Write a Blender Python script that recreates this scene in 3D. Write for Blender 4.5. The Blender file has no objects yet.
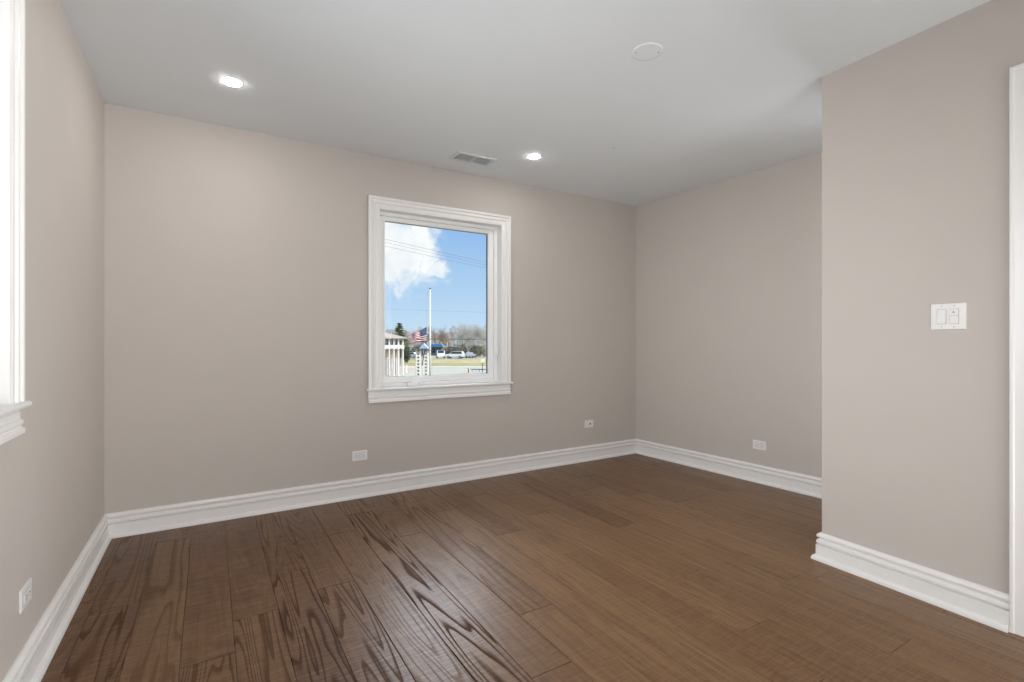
import bpy, bmesh, math, random
from mathutils import Vector, Matrix
R = math.radians
sc = bpy.context.scene
col = sc.collection

# ------------------------------------------------------------------ camera
EYE = 1.24
YAW = R(31.34)
F_PX = 496.0
cam_d = bpy.data.cameras.new('camera')
cam_d.sensor_width = 36.0
cam_d.lens = 36.0 * F_PX / 1024.0
cam_d.clip_start = 0.02
cam_d.clip_end = 1000
cam = bpy.data.objects.new('camera', cam_d)
cam.location = (0, 0, EYE)
cam.rotation_euler = (R(90), 0, -YAW)
col.objects.link(cam)
sc.camera = cam
vs = sc.view_settings
sc.display_settings.display_device = 'sRGB'
vs.view_transform = 'Standard'
vs.look = 'None'
vs.gamma = 1.0
vs.use_curve_mapping = False
vs.exposure = 0.04
sc.cycles.use_denoising = True
sc.cycles.max_bounces = 10
sc.cycles.diffuse_bounces = 7
sc.cycles.transparent_max_bounces = 16
sc.cycles.sample_clamp_indirect = 4.0

SN, CS = math.sin(YAW), math.cos(YAW)
def sight(u, d, v=None):
    """Ground plan point of something seen on bearing u at distance d along the view axis."""
    l = (u - 512.0) / F_PX * d
    p = (l * CS + d * SN, -l * SN + d * CS)
    if v is None:
        return p
    return (p[0], p[1], EYE + (341.0 - v) * d / F_PX)

# ------------------------------------------------------------------ node helper
class NT:
    def __init__(self, tree):
        self.t = tree; self.n = tree.nodes; self.l = tree.links
    def new(self, kind, **kw):
        nd = self.n.new(kind)
        for k, v in kw.items():
            setattr(nd, k, v)
        return nd
    def put(self, sock, val):
        if isinstance(val, bpy.types.NodeSocket):
            self.l.new(val, sock)
        elif val is not None:
            sock.default_value = val
    def math(self, op, a, b=None, c=None, clamp=False):
        nd = self.new('ShaderNodeMath', operation=op, use_clamp=clamp)
        self.put(nd.inputs[0], a)
        if b is not None: self.put(nd.inputs[1], b)
        if c is not None: self.put(nd.inputs[2], c)
        return nd.outputs[0]
    def vmath(self, op, a, b=None):
        nd = self.new('ShaderNodeVectorMath', operation=op)
        self.put(nd.inputs[0], a)
        if b is not None: self.put(nd.inputs[1], b)
        return nd.outputs['Value'] if op in ('DOT_PRODUCT', 'LENGTH', 'DISTANCE') else nd.outputs[0]
    def mix(self, fac, a, b, blend='MIX'):
        nd = self.new('ShaderNodeMix', data_type='RGBA', blend_type=blend)
        self.put(nd.inputs[0], fac); self.put(nd.inputs[6], a); self.put(nd.inputs[7], b)
        return nd.outputs[2]
    def noise(self, vec, scale, detail=2.0, rough=0.5, dist=0.0):
        nd = self.new('ShaderNodeTexNoise')
        if vec is not None: self.put(nd.inputs['Vector'], vec)
        nd.inputs['Scale'].default_value = scale
        nd.inputs['Detail'].default_value = detail
        nd.inputs['Roughness'].default_value = rough
        nd.inputs['Distortion'].default_value = dist
        return nd.outputs[0]
    def smooth(self, val, lo, hi, a=0.0, b=1.0):
        nd = self.new('ShaderNodeMapRange', interpolation_type='SMOOTHSTEP')
        self.put(nd.inputs[0], val)
        nd.inputs[1].default_value = lo; nd.inputs[2].default_value = hi
        nd.inputs[3].default_value = a; nd.inputs[4].default_value = b
        return nd.outputs[0]
    def ramp(self, val, stops):
        nd = self.new('ShaderNodeValToRGB')
        self.put(nd.inputs[0], val)
        els = nd.color_ramp.elements
        while len(els) < len(stops): els.new(0.5)
        for e, (p, c_) in zip(els, stops):
            e.position = p; e.color = (*c_, 1)
        return nd.outputs[0]
    def xyz(self, vec):
        nd = self.new('ShaderNodeSeparateXYZ'); self.put(nd.inputs[0], vec)
        return nd.outputs
    def comb(self, x, y, z):
        nd = self.new('ShaderNodeCombineXYZ')
        self.put(nd.inputs[0], x); self.put(nd.inputs[1], y); self.put(nd.inputs[2], z)
        return nd.outputs[0]

# ------------------------------------------------------------------ world: blue sky with a cumulus cloud
def make_world():
    w = bpy.data.worlds.new('sky'); sc.world = w; w.use_nodes = True
    t = NT(w.node_tree); t.n.clear()
    tc = t.new('ShaderNodeTexCoord')
    d = t.vmath('NORMALIZE', tc.outputs['Generated'])
    x, y, z = t.xyz(d)
    base = t.ramp(t.math('MAXIMUM', z, 0.0), [
        (0.0, (0.60, 0.77, 0.93)), (0.10, (0.45, 0.65, 0.90)), (0.23, (0.29, 0.50, 0.85)), (0.9, (0.10, 0.25, 0.62))])
    # the cumulus to the north, seen through the window
    p = sight(376, 1.0, 246)
    c0 = Vector((p[0], p[1], p[2] - EYE)).normalized()
    r0 = c0.cross(Vector((0, 0, 1))).normalized(); u0 = r0.cross(c0)
    dc = t.vmath('DOT_PRODUCT', d, tuple(c0))
    a = t.math('DIVIDE', t.vmath('DOT_PRODUCT', d, tuple(r0)), t.math('MAXIMUM', dc, 0.05))
    b = t.math('DIVIDE', t.vmath('DOT_PRODUCT', d, tuple(u0)), t.math('MAXIMUM', dc, 0.05))
    n1 = t.noise(d, 16.0, 5.0, 0.55, 0.3)
    n2 = t.noise(d, 40.0, 4.0, 0.6)
    rr = t.math('SQRT', t.math('ADD', t.math('POWER', t.math('DIVIDE', t.math('ABSOLUTE', a), 0.122), 2.0),
                               t.math('POWER', t.math('DIVIDE', t.math('ABSOLUTE', b), 0.085), 2.0)))
    f = t.math('ADD', t.math('SUBTRACT', 1.0, rr), t.math('MULTIPLY', t.math('SUBTRACT', n1, 0.5), 1.7))
    f = t.math('ADD', f, t.math('MULTIPLY', t.math('SUBTRACT', n2, 0.5), 0.5))
    f = t.math('SUBTRACT', f, t.math('MULTIPLY', t.math('LESS_THAN', dc, 0.1), 9.0))
    a2 = t.math('SUBTRACT', a, (437 - 376) / F_PX * 0.93); b2 = t.math('ADD', b, 19.0 / F_PX)
    r2 = t.math('SQRT', t.math('ADD', t.math('POWER', t.math('DIVIDE', t.math('ABSOLUTE', a2), 0.040), 2.0),
                               t.math('POWER', t.math('DIVIDE', t.math('ABSOLUTE', b2), 0.026), 2.0)))
    f2 = t.math('ADD', t.math('SUBTRACT', 0.8, r2), t.math('MULTIPLY', t.math('SUBTRACT', n2, 0.5), 1.6))
    f2 = t.math('SUBTRACT', f2, t.math('MULTIPLY', t.math('LESS_THAN', dc, 0.1), 9.0))
    m1 = t.math('MAXIMUM', t.smooth(f, -0.12, 0.35), t.math('MULTIPLY', t.smooth(f2, -0.1, 0.5), 0.85))
    # scattered thin cloud elsewhere
    g = t.noise(t.vmath('MULTIPLY', d, (1.0, 1.0, 2.4)), 4.2, 6.0, 0.6, 0.4)
    m2 = t.math('MULTIPLY', t.smooth(g, 0.60, 0.74), 0.75)
    m = t.math('MAXIMUM', m1, m2)
    cl = t.ramp(t.noise(d, 22.0, 4.0, 0.6), [(0.3, (0.86, 0.89, 0.94)), (0.6, (1.02, 1.02, 1.02))])
    c_ = t.mix(m, base, cl)
    # bright cloud added above the view, to give the floor its sheen
    az = t.math('ARCTAN2', x, y)
    side = t.smooth(t.math('ABSOLUTE', t.math('SUBTRACT', az, R(27))), R(18), R(40), 1.0, 0.0)
    lift = t.math('MULTIPLY', t.smooth(z, 0.27, 0.42), t.smooth(z, 0.72, 0.85, 1.0, 0.0))
    lump = t.smooth(t.noise(d, 5.0, 4.0, 0.55), 0.25, 0.55)
    c_ = t.mix(t.math('MULTIPLY', t.math('MULTIPLY', side, lift), lump), c_, (9.5, 10.2, 11.6, 1))
    bg = t.new('ShaderNodeBackground'); t.put(bg.inputs[0], c_); bg.inputs[1].default_value = 1.0
    out = t.new('ShaderNodeOutputWorld'); t.l.new(bg.outputs[0], out.inputs[0])
make_world()

# ------------------------------------------------------------------ sun and room light
def lamp(name, kind, loc, energy, color=(1, 1, 1), target=None, **kw):
    ld = bpy.data.lights.new(name, kind); ld.energy = energy; ld.color = color
    for k, v in kw.items(): setattr(ld, k, v)
    o = bpy.data.objects.new(name, ld); col.objects.link(o); o.location = loc
    if target is not None:
        o.rotation_euler = (Vector(target) - Vector(loc)).to_track_quat('-Z', 'Y').to_euler()
    return o
lamp('sun', 'SUN', (10, -20, 26), 4.2, (1, 0.94, 0.86), target=(4, 0, 8), angle=R(0.6))
# unseen fill lamps added behind the camera, two aimed up, one from the right
lamp('upward_fill_left', 'AREA', (0.3, -1.2, 0.4), 17, target=(0.6, 2.4, 2.74), shape='RECTANGLE', size=1.6, size_y=1.4)
lamp('upward_fill_right', 'AREA', (2.0, -1.2, 0.4), 41, target=(2.3, 2.4, 2.74), shape='RECTANGLE', size=1.6, size_y=1.4)
lamp('soft_fill_right', 'AREA', (2.72, -0.9, 1.6), 34, target=(-0.567, 2.6, 1.9), shape='RECTANGLE', size=1.6, size_y=2.0, spread=R(70))
# daylight entering by the left window: from the open sky, and a share that slants down
lamp('daylight_left_window', 'AREA', (-0.697, 1.39, 1.77), 14.5, target=(4.1, 3.2, 1.5), shape='RECTANGLE', size=1.5, size_y=1.25, spread=R(80))
lamp('slanting_light_left_window', 'AREA', (-0.698, 1.39, 1.77), 6.5, target=(2.95, 1.2, 0.5), shape='RECTANGLE', size=1.5, size_y=1.25, spread=R(70))
# fill lamps added out of sight in the recess to brighten the walls
lamp('recess_fill', 'AREA', (3.55, 1.53, 1.55), 4.2, target=(3.55, 3.6, 1.6), shape='RECTANGLE', size=1.0, size_y=2.2)
lamp('recess_fill_west', 'AREA', (4.02, 1.62, 1.5), 5, target=(-0.5, 2.6, 1.6), shape='RECTANGLE', size=0.3, size_y=1.8, spread=R(100))

# ------------------------------------------------------------------ materials
def principled(name, color=(0.8, 0.8, 0.8), rough=0.5, metal=0.0, spec=0.5, coat=0.0):
    m = bpy.data.materials.new(name); m.use_nodes = True
    t = NT(m.node_tree); bs = t.n['Principled BSDF']
    bs.inputs['Base Color'].default_value = (*color, 1)
    bs.inputs['Roughness'].default_value = rough
    bs.inputs['Metallic'].default_value = metal
    bs.inputs['Specular IOR Level'].default_value = spec
    bs.inputs['Coat Weight'].default_value = coat
    return m, t, bs

def mottled(name, color, rough=0.5, amount=0.06, scale=30.0, bump=0.0, bscale=200.0, spec=0.5, metal=0.0):
    m, t, bs = principled(name, color, rough, metal, spec)
    tc = t.new('ShaderNodeTexCoord')
    n = t.noise(tc.outputs['Object'], scale, 4.0, 0.55)
    lo = tuple(c_ * (1 - amount) for c_ in color); hi = tuple(min(1, c_ * (1 + amount)) for c_ in color)
    t.put(bs.inputs['Base Color'], t.ramp(n, [(0.3, lo), (0.7, hi)]))
    if bump:
        bp = t.new('ShaderNodeBump'); bp.inputs['Strength'].default_value = bump; bp.inputs['Distance'].default_value = 0.002
        t.put(bp.inputs['Height'], t.noise(tc.outputs['Object'], bscale, 3.0, 0.6))
        t.l.new(bp.outputs[0], bs.inputs['Normal'])
    return m

M = {}
M['wall'] = mottled('greige wall paint', (0.503, 0.461, 0.424), 0.62, 0.012, 3.0, 0.05, 260.0, 0.3)
M['ceiling'] = mottled('flat white ceiling paint', (0.735, 0.772, 0.80), 0.8, 0.01, 3.0, 0.05, 260.0, 0.2)
M['trim'] = mottled('satin white trim paint', (0.76, 0.75, 0.735), 0.33, 0.008, 8.0)
M['vinyl'] = mottled('white window vinyl', (0.86, 0.86, 0.855), 0.38, 0.006, 8.0)
M['plate'] = mottled('white plastic', (0.73, 0.72, 0.705), 0.3, 0.005, 30.0)
M['plate_dark'] = principled('dark socket slot', (0.05, 0.045, 0.04), 0.5)[0]
M['gap'] = principled('shadow gap in plastic', (0.36, 0.35, 0.34), 0.6)[0]
M['screw'] = principled('painted screw head', (0.45, 0.44, 0.43), 0.4)[0]
M['spacer'] = principled('dark glazing spacer', (0.07, 0.08, 0.085), 0.4)[0]
M['steel'] = principled('brushed steel', (0.6, 0.6, 0.6), 0.3, 1.0)[0]
M['vent'] = mottled('white vent metal', (0.62, 0.65, 0.665), 0.45, 0.01, 20.0)
M['vent_dark'] = principled('grey duct inside vent', (0.56, 0.58, 0.58), 0.7)[0]

def make_lens():
    m = bpy.data.materials.new('lit lamp lens'); m.use_nodes = True
    t = NT(m.node_tree); t.n.clear()
    em = t.new('ShaderNodeEmission'); em.inputs[0].default_value = (1, 0.98, 0.95, 1); em.inputs[1].default_value = 185.0
    o = t.new('ShaderNodeOutputMaterial'); t.l.new(em.outputs[0], o.inputs[0])
    return m
M['lens'] = make_lens()

def make_glass():
    m = bpy.data.materials.new('clear window glass'); m.use_nodes = True
    t = NT(m.node_tree); t.n.clear()
    tr = t.new('ShaderNodeBsdfTransparent'); tr.inputs[0].default_value = (0.97, 0.985, 0.98, 1)
    gl = t.new('ShaderNodeBsdfGlossy'); gl.inputs['Roughness'].default_value = 0.02
    fr = t.new('ShaderNodeFresnel'); fr.inputs[0].default_value = 1.12
    mx = t.new('ShaderNodeMixShader')
    t.l.new(fr.outputs[0], mx.inputs[0]); t.l.new(tr.outputs[0], mx.inputs[1]); t.l.new(gl.outputs[0], mx.inputs[2])
    o = t.new('ShaderNodeOutputMaterial'); t.l.new(mx.outputs[0], o.inputs[0])
    return m
M['glass'] = make_glass()

def make_oak():
    m, t, bs = principled('stained oak planks', (0.1, 0.06, 0.035), 0.3, 0, 0.6)
    tc = t.new('ShaderNodeTexCoord')
    at = t.new('ShaderNodeAttribute', attribute_name='plank')
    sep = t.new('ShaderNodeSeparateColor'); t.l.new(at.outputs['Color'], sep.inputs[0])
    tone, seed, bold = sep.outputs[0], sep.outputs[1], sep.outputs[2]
    P = tc.outputs['Object']
    off = t.comb(t.math('MULTIPLY', seed, 53.0), t.math('MULTIPLY', seed, 91.0), t.math('MULTIPLY', seed, 37.0))
    Q = t.vmath('ADD', P, off)
    # growth rings: contour lines of a stretched slow noise make the cathedral figure
    slow = t.noise(t.vmath('MULTIPLY', Q, (7.5, 0.55, 1.0)), 1.0, 1.5, 0.4, 0.4)
    wob = t.noise(t.vmath('MULTIPLY', Q, (26.0, 6.0, 1.0)), 1.0, 3.0, 0.55)
    h = t.math('ADD', slow, t.math('MULTIPLY', wob, 0.016))
    freq = t.math('ADD', 9.0, t.math('MULTIPLY', t.math('FRACT', t.math('MULTIPLY', seed, 7.3)), 9.0))
    ph = t.math('FRACT', t.math('MULTIPLY', h, freq))
    ring = t.math('MULTIPLY', t.smooth(ph, 0.45, 0.86), t.smooth(ph, 0.90, 1.0, 1.0, 0.0))
    # pores and straight fibre
    fib = t.noise(t.vmath('MULTIPLY', Q, (150.0, 5.0, 1.0)), 1.0, 4.0, 0.7)
    fibm = t.smooth(fib, 0.40, 0.66)
    streak = t.smooth(t.noise(t.vmath('MULTIPLY', Q, (44.0, 1.3, 1.0)), 1.0, 4.0, 0.65, 0.3), 0.42, 0.66)
    pore = t.smooth(t.noise(t.vmath('MULTIPLY', Q, (420.0, 14.0, 1.0)), 1.0, 2.0, 0.6), 0.56, 0.72)
    # cross cut scrape marks
    scr = t.noise(t.vmath('MULTIPLY', Q, (9.0, 120.0, 1.0)), 1.0, 3.0, 0.65, 0.6)
    patch = t.noise(t.vmath('MULTIPLY', Q, (3.0, 1.2, 1.0)), 1.0, 3.0, 0.5)
    c_lo = (0.078, 0.0260, 0.0070, 1); c_hi = (0.300, 0.168, 0.078, 1)
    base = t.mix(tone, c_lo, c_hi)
    base = t.mix(t.math('MULTIPLY', t.smooth(patch, 0.35, 0.7), 0.35), base, (0.235, 0.120, 0.048, 1))
    base = t.mix(t.math('MULTIPLY', streak, 0.42), base, (0.070, 0.032, 0.013, 1))
    base = t.mix(t.math('MULTIPLY', fibm, 0.42), base, (0.062, 0.026, 0.010, 1))
    base = t.mix(t.math('MULTIPLY', t.smooth(scr, 0.45, 0.62), 0.52), base, (0.245, 0.140, 0.068, 1))
    base = t.mix(t.math('MULTIPLY', pore, 0.30), base, (0.03, 0.014, 0.008, 1))
    base = t.mix(t.math('MULTIPLY', ring, t.math('ADD', 0.03, t.math('MULTIPLY', t.math('POWER', bold, 1.5), 0.75))), base, (0.044, 0.0195, 0.0105, 1))
    # knots
    vo = t.new('ShaderNodeTexVoronoi'); t.put(vo.inputs['Vector'], t.vmath('MULTIPLY', Q, (2.1, 0.75, 0.0))); vo.inputs['Scale'].default_value = 1.0
    knot = t.smooth(vo.outputs['Distance'], 0.02, 0.075, 1.0, 0.0)
    base = t.mix(t.math('MULTIPLY', knot, 0.65), base, (0.022, 0.010, 0.006, 1))
    t.put(bs.inputs['Base Color'], base)
    rg = t.math('ADD', 0.37, t.math('MULTIPLY', t.math('MULTIPLY', ring, bold), 0.25))
    rg = t.math('ADD', rg, t.math('MULTIPLY', t.math('SUBTRACT', patch, 0.5), 0.12))
    t.put(bs.inputs['Roughness'], rg)
    t.put(bs.inputs['Specular IOR Level'], t.math('SUBTRACT', 0.37, t.math('MULTIPLY', t.math('MULTIPLY', ring, bold), 0.28)))
    hgt = t.math('ADD', t.math('MULTIPLY', t.math('MULTIPLY', ring, bold), -0.35), t.math('MULTIPLY', fib, -0.45))
    hgt = t.math('ADD', hgt, t.math('MULTIPLY', scr, 0.55))
    hgt = t.math('ADD', hgt, t.math('MULTIPLY', patch, 0.8))
    bp = t.new('ShaderNodeBump'); bp.inputs['Strength'].default_value = 0.35; bp.inputs['Distance'].default_value = 0.0016
    t.put(bp.inputs['Height'], hgt); t.l.new(bp.outputs[0], bs.inputs['Normal'])
    return m
M['oak'] = make_oak()
M['subfloor'] = principled('dark gap under planks', (0.03, 0.018, 0.011), 0.8)[0]

# outdoors
M['grass'] = mottled('dry winter lawn', (0.42, 0.345, 0.178), 0.9, 0.22, 0.35, spec=0.1)
M['road'] = mottled('pale asphalt', (0.40, 0.372, 0.29), 0.85, 0.06, 0.8, spec=0.2)
M['concrete'] = mottled('pale concrete', (0.52, 0.50, 0.42), 0.8, 0.06, 1.0, spec=0.2)
M['brickpave'] = mottled('reddish paving', (0.58, 0.34, 0.24), 0.85, 0.08, 2.0, spec=0.2)
M['white'] = mottled('white painted wood', (0.84, 0.83, 0.80), 0.5, 0.02, 2.0)
M['siding'] = mottled('pale plaster', (0.62, 0.55, 0.52), 0.7, 0.03, 1.0)
M['tanwall'] = mottled('tan wall', (0.42, 0.33, 0.22), 0.8, 0.06, 1.0)
M['roof'] = mottled('brown roof shingle', (0.40, 0.33, 0.26), 0.9, 0.12, 3.0)
M['dark'] = mottled('dark window void', (0.045, 0.05, 0.05), 0.4, 0.1, 2.0)
M['bark'] = mottled('grey bark', (0.27, 0.24, 0.20), 0.9, 0.15, 4.0)
M['bark_pale'] = mottled('pale grey twigs', (0.56, 0.53, 0.46), 0.9, 0.15, 4.0)
M['bark_red'] = mottled('russet twigs', (0.30, 0.185, 0.125), 0.9, 0.15, 4.0)
M['needle'] = mottled('olive evergreen needles', (0.17, 0.18, 0.085), 0.8, 0.3, 3.0)
M['leaf'] = mottled('green shrub leaves', (0.17, 0.24, 0.075), 0.8, 0.3, 3.0)
M['hedge'] = mottled('dark hedge leaves', (0.075, 0.095, 0.06), 0.8, 0.35, 2.0)
M['straw'] = mottled('dry brush', (0.36, 0.32, 0.23), 0.9, 0.25, 2.0)
M['teal'] = mottled('dark teal shopfront', (0.06, 0.12, 0.13), 0.4, 0.2, 0.5)
M['blue'] = mottled('bright blue canopy', (0.02, 0.15, 0.36), 0.5, 0.05, 1.0)
M['paleblue'] = mottled('pale blue roof', (0.36, 0.52, 0.72), 0.5, 0.06, 1.0)
M['blockvoid'] = principled('dark hollow of block', (0.07, 0.075, 0.09), 0.8)[0]
M['blockgrey'] = principled('grey hollow of block', (0.22, 0.22, 0.24), 0.8)[0]
M['carwhite'] = principled('white car paint', (0.85, 0.85, 0.84), 0.2, 0, 0.5, 0.6)[0]
M['carsilver'] = principled('silver car paint', (0.52, 0.56, 0.60), 0.25, 0.3, 0.5, 0.6)[0]
M['carglass'] = principled('dark car glass', (0.04, 0.055, 0.07), 0.08)[0]
M['tyre'] = principled('black tyre rubber', (0.02, 0.02, 0.02), 0.8)[0]
M['cream'] = mottled('cream painted metal', (0.86, 0.76, 0.52), 0.5, 0.03, 3.0)
M['darkmetal'] = principled('dark painted metal', (0.06, 0.06, 0.065), 0.5)[0]
M['bluegrey'] = principled('blue grey rail paint', (0.12, 0.15, 0.19), 0.5)[0]
M['wire'] = principled('grey overhead wire', (0.16, 0.17, 0.19), 0.6)[0]
M['rope'] = principled('grey halyard rope', (0.40, 0.42, 0.45), 0.8)[0]
M['flag_red'] = mottled('red flag cloth', (0.36, 0.012, 0.026), 0.8, 0.04, 3.0)
M['flag_white'] = mottled('white flag cloth', (0.74, 0.73, 0.73), 0.8, 0.02, 3.0)

def make_canton():
    m, t, bs = principled('navy canton with white stars', (0.02, 0.04, 0.14), 0.8)
    uv = t.new('ShaderNodeUVMap')
    x, y, z = t.xyz(uv.outputs[0])
    gx = t.math('MULTIPLY', x, 12.0); gy = t.math('MULTIPLY', y, 10.0)
    rx = t.math('ROUND', gx); ry = t.math('ROUND', gy)
    dx = t.math('SUBTRACT', gx, rx); dy = t.math('SUBTRACT', gy, ry)
    rad = t.math('SQRT', t.math('ADD', t.math('MULTIPLY', dx, dx), t.math('MULTIPLY', dy, dy)))
    even = t.math('LESS_THAN', t.math('MODULO', t.math('ADD', t.math('ADD', rx, ry), 40.0), 2.0), 0.5)
    inside = t.math('MULTIPLY', t.math('MULTIPLY', t.math('GREATER_THAN', rx, 0.5), t.math('LESS_THAN', rx, 11.5)),
                    t.math('MULTIPLY', t.math('GREATER_THAN', ry, 0.5), t.math('LESS_THAN', ry, 9.5)))
    ang = t.math('ARCTAN2', dx, dy)
    star = t.math('LESS_THAN', rad, t.math('ADD', 0.24, t.math('MULTIPLY', t.math('COSINE', t.math('MULTIPLY', ang, 5.0)), 0.10)))
    k = t.math('MULTIPLY', t.math('MULTIPLY', star, even), inside)
    t.put(bs.inputs['Base Color'], t.mix(k, (0.02, 0.045, 0.15, 1), (0.86, 0.86, 0.88, 1)))
    return m
M['canton'] = make_canton()

# ------------------------------------------------------------------ mesh building
class MB:
    def __init__(self):
        self.v = []; self.f = []; self.m = []; self.s = []
    def add(self, vs_, fs, mi=0, smooth=False):
        b = len(self.v); self.v += [tuple(q) for q in vs_]
        for f in fs:
            self.f.append([b + i for i in f]); self.m.append(mi); self.s.append(smooth)
    def box(self, a, b, mi=0):
        (x0, y0, z0), (x1, y1, z1) = a, b
        self.add([(x0, y0, z0), (x1, y0, z0), (x1, y1, z0), (x0, y1, z0), (x0, y0, z1), (x1, y0, z1), (x1, y1, z1), (x0, y1, z1)],
                 [(0, 3, 2, 1), (4, 5, 6, 7), (0, 1, 5, 4), (1, 2, 6, 5), (2, 3, 7, 6), (3, 0, 4, 7)], mi)
    def bbox(self, a, b, r, mi=0):
        """box with a chamfer of r"""
        bm = bmesh.new(); bmesh.ops.create_cube(bm, size=1.0)
        c_ = [(a[i] + b[i]) / 2 for i in range(3)]; s_ = [b[i] - a[i] for i in range(3)]
        for v in bm.verts: v.co = Vector((v.co[i] * s_[i] + c_[i] for i in range(3)))
        bmesh.ops.bevel(bm, geom=list(bm.edges), offset=r, segments=2, affect='EDGES', profile=0.6)
        self.addbm(bm, mi)
    def addbm(self, bm, mi=0, smooth=False):
        bm.verts.index_update()
        self.add([v.co[:] for v in bm.verts], [[v.index for v in f.verts] for f in bm.faces], mi, smooth); bm.free()
    def prism(self, poly, z0, z1, mi=0):
        n = len(poly)
        area = sum(poly[i][0] * poly[(i + 1) % n][1] - poly[(i + 1) % n][0] * poly[i][1] for i in range(n))
        if area < 0: poly = poly[::-1]
        self.add([(p[0], p[1], z0) for p in poly] + [(p[0], p[1], z1) for p in poly],
                 [tuple(range(n))[::-1], tuple(range(n, 2 * n))] + [(i, (i + 1) % n, n + (i + 1) % n, n + i) for i in range(n)], mi)
    def tube(self, p, q, r0, r1=None, n=8, mi=0, caps=True, smooth=True):
        r1 = r0 if r1 is None else r1
        p, q = Vector(p), Vector(q); d = (q - p)
        if d.length < 1e-6: return
        d.normalize(); a = d.orthogonal().normalized(); b = d.cross(a)
        vs_ = []
        for c_, r in ((p, r0), (q, r1)):
            for i in range(n):
                t_ = 2 * math.pi * i / n; vs_.append(c_ + a * math.cos(t_) * r + b * math.sin(t_) * r)
        fs = [(i, (i + 1) % n, n + (i + 1) % n, n + i) for i in range(n)]
        self.add(vs_, fs, mi, smooth)
        if caps:
            b0 = len(self.v) - 2 * n
            self.f += [[b0 + i for i in range(n)][::-1], [b0 + n + i for i in range(n)]]; self.m += [mi, mi]; self.s += [False, False]
    def path(self, pts, r, n=6, mi=0):
        for a, b in zip(pts, pts[1:]): self.tube(a, b, r, r, n, mi)
    def lathe(self, prof, n=32, mi=0, center=(0, 0), smooth=True):
        """prof: (radius, z) list, about the vertical axis"""
        vs_ = []; k = len(prof)
        for r, z in prof:
            for i in range(n):
                t_ = 2 * math.pi * i / n; vs_.append((center[0] + r * math.cos(t_), center[1] + r * math.sin(t_), z))
        fs = [(j * n + i, j * n + (i + 1) % n, (j + 1) * n + (i + 1) % n, (j + 1) * n + i) for j in range(k - 1) for i in range(n)]
        self.add(vs_, fs, mi, smooth)
    def build(self, name, mats, parent=None, loc=None, xf=None, fix=True):
        me = bpy.data.meshes.new(name)
        vs_ = [tuple(xf @ Vector(q)) for q in self.v] if xf is not None else self.v
        me.from_pydata(vs_, [], self.f); me.update()
        for mt in (mats if isinstance(mats, (list, tuple)) else [mats]): me.materials.append(mt)
        me.polygons.foreach_set('material_index', self.m); me.polygons.foreach_set('use_smooth', self.s)
        if fix:
            bm = bmesh.new(); bm.from_mesh(me); bmesh.ops.recalc_face_normals(bm, faces=bm.faces); bm.to_mesh(me); bm.free()
        o = bpy.data.objects.new(name, me); col.objects.link(o)
        if parent is not None: o.parent = parent
        if loc is not None: o.location = loc
        return o

def empty(name, loc=(0, 0, 0), rz=0.0):
    o = bpy.data.objects.new(name, None); o.empty_display_size = 0.1; col.objects.link(o)
    o.location = loc; o.rotation_euler = (0, 0, rz); return o
def tag(o, label=None, cat=None, group=None, kind=None):
    if label: o['label'] = label
    if cat: o['category'] = cat
    if group: o['group'] = group
    if kind: o['kind'] = kind
    return o
def struct(o, label, cat): return tag(o, label, cat, None, 'structure')

# ------------------------------------------------------------------ room shell
XL, YB, HC, YR = -0.567, 4.0, 2.74, -2.3
B_, C_, D_, E_ = (XL, YB), (4.053, YB), (4.176, 1.49), (2.967, 1.49)
A_ = (XL, YR)
def px(y): return 2.967 + 0.0430 * (y - 1.49)          # face of the near right wall
T = 0.2

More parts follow.
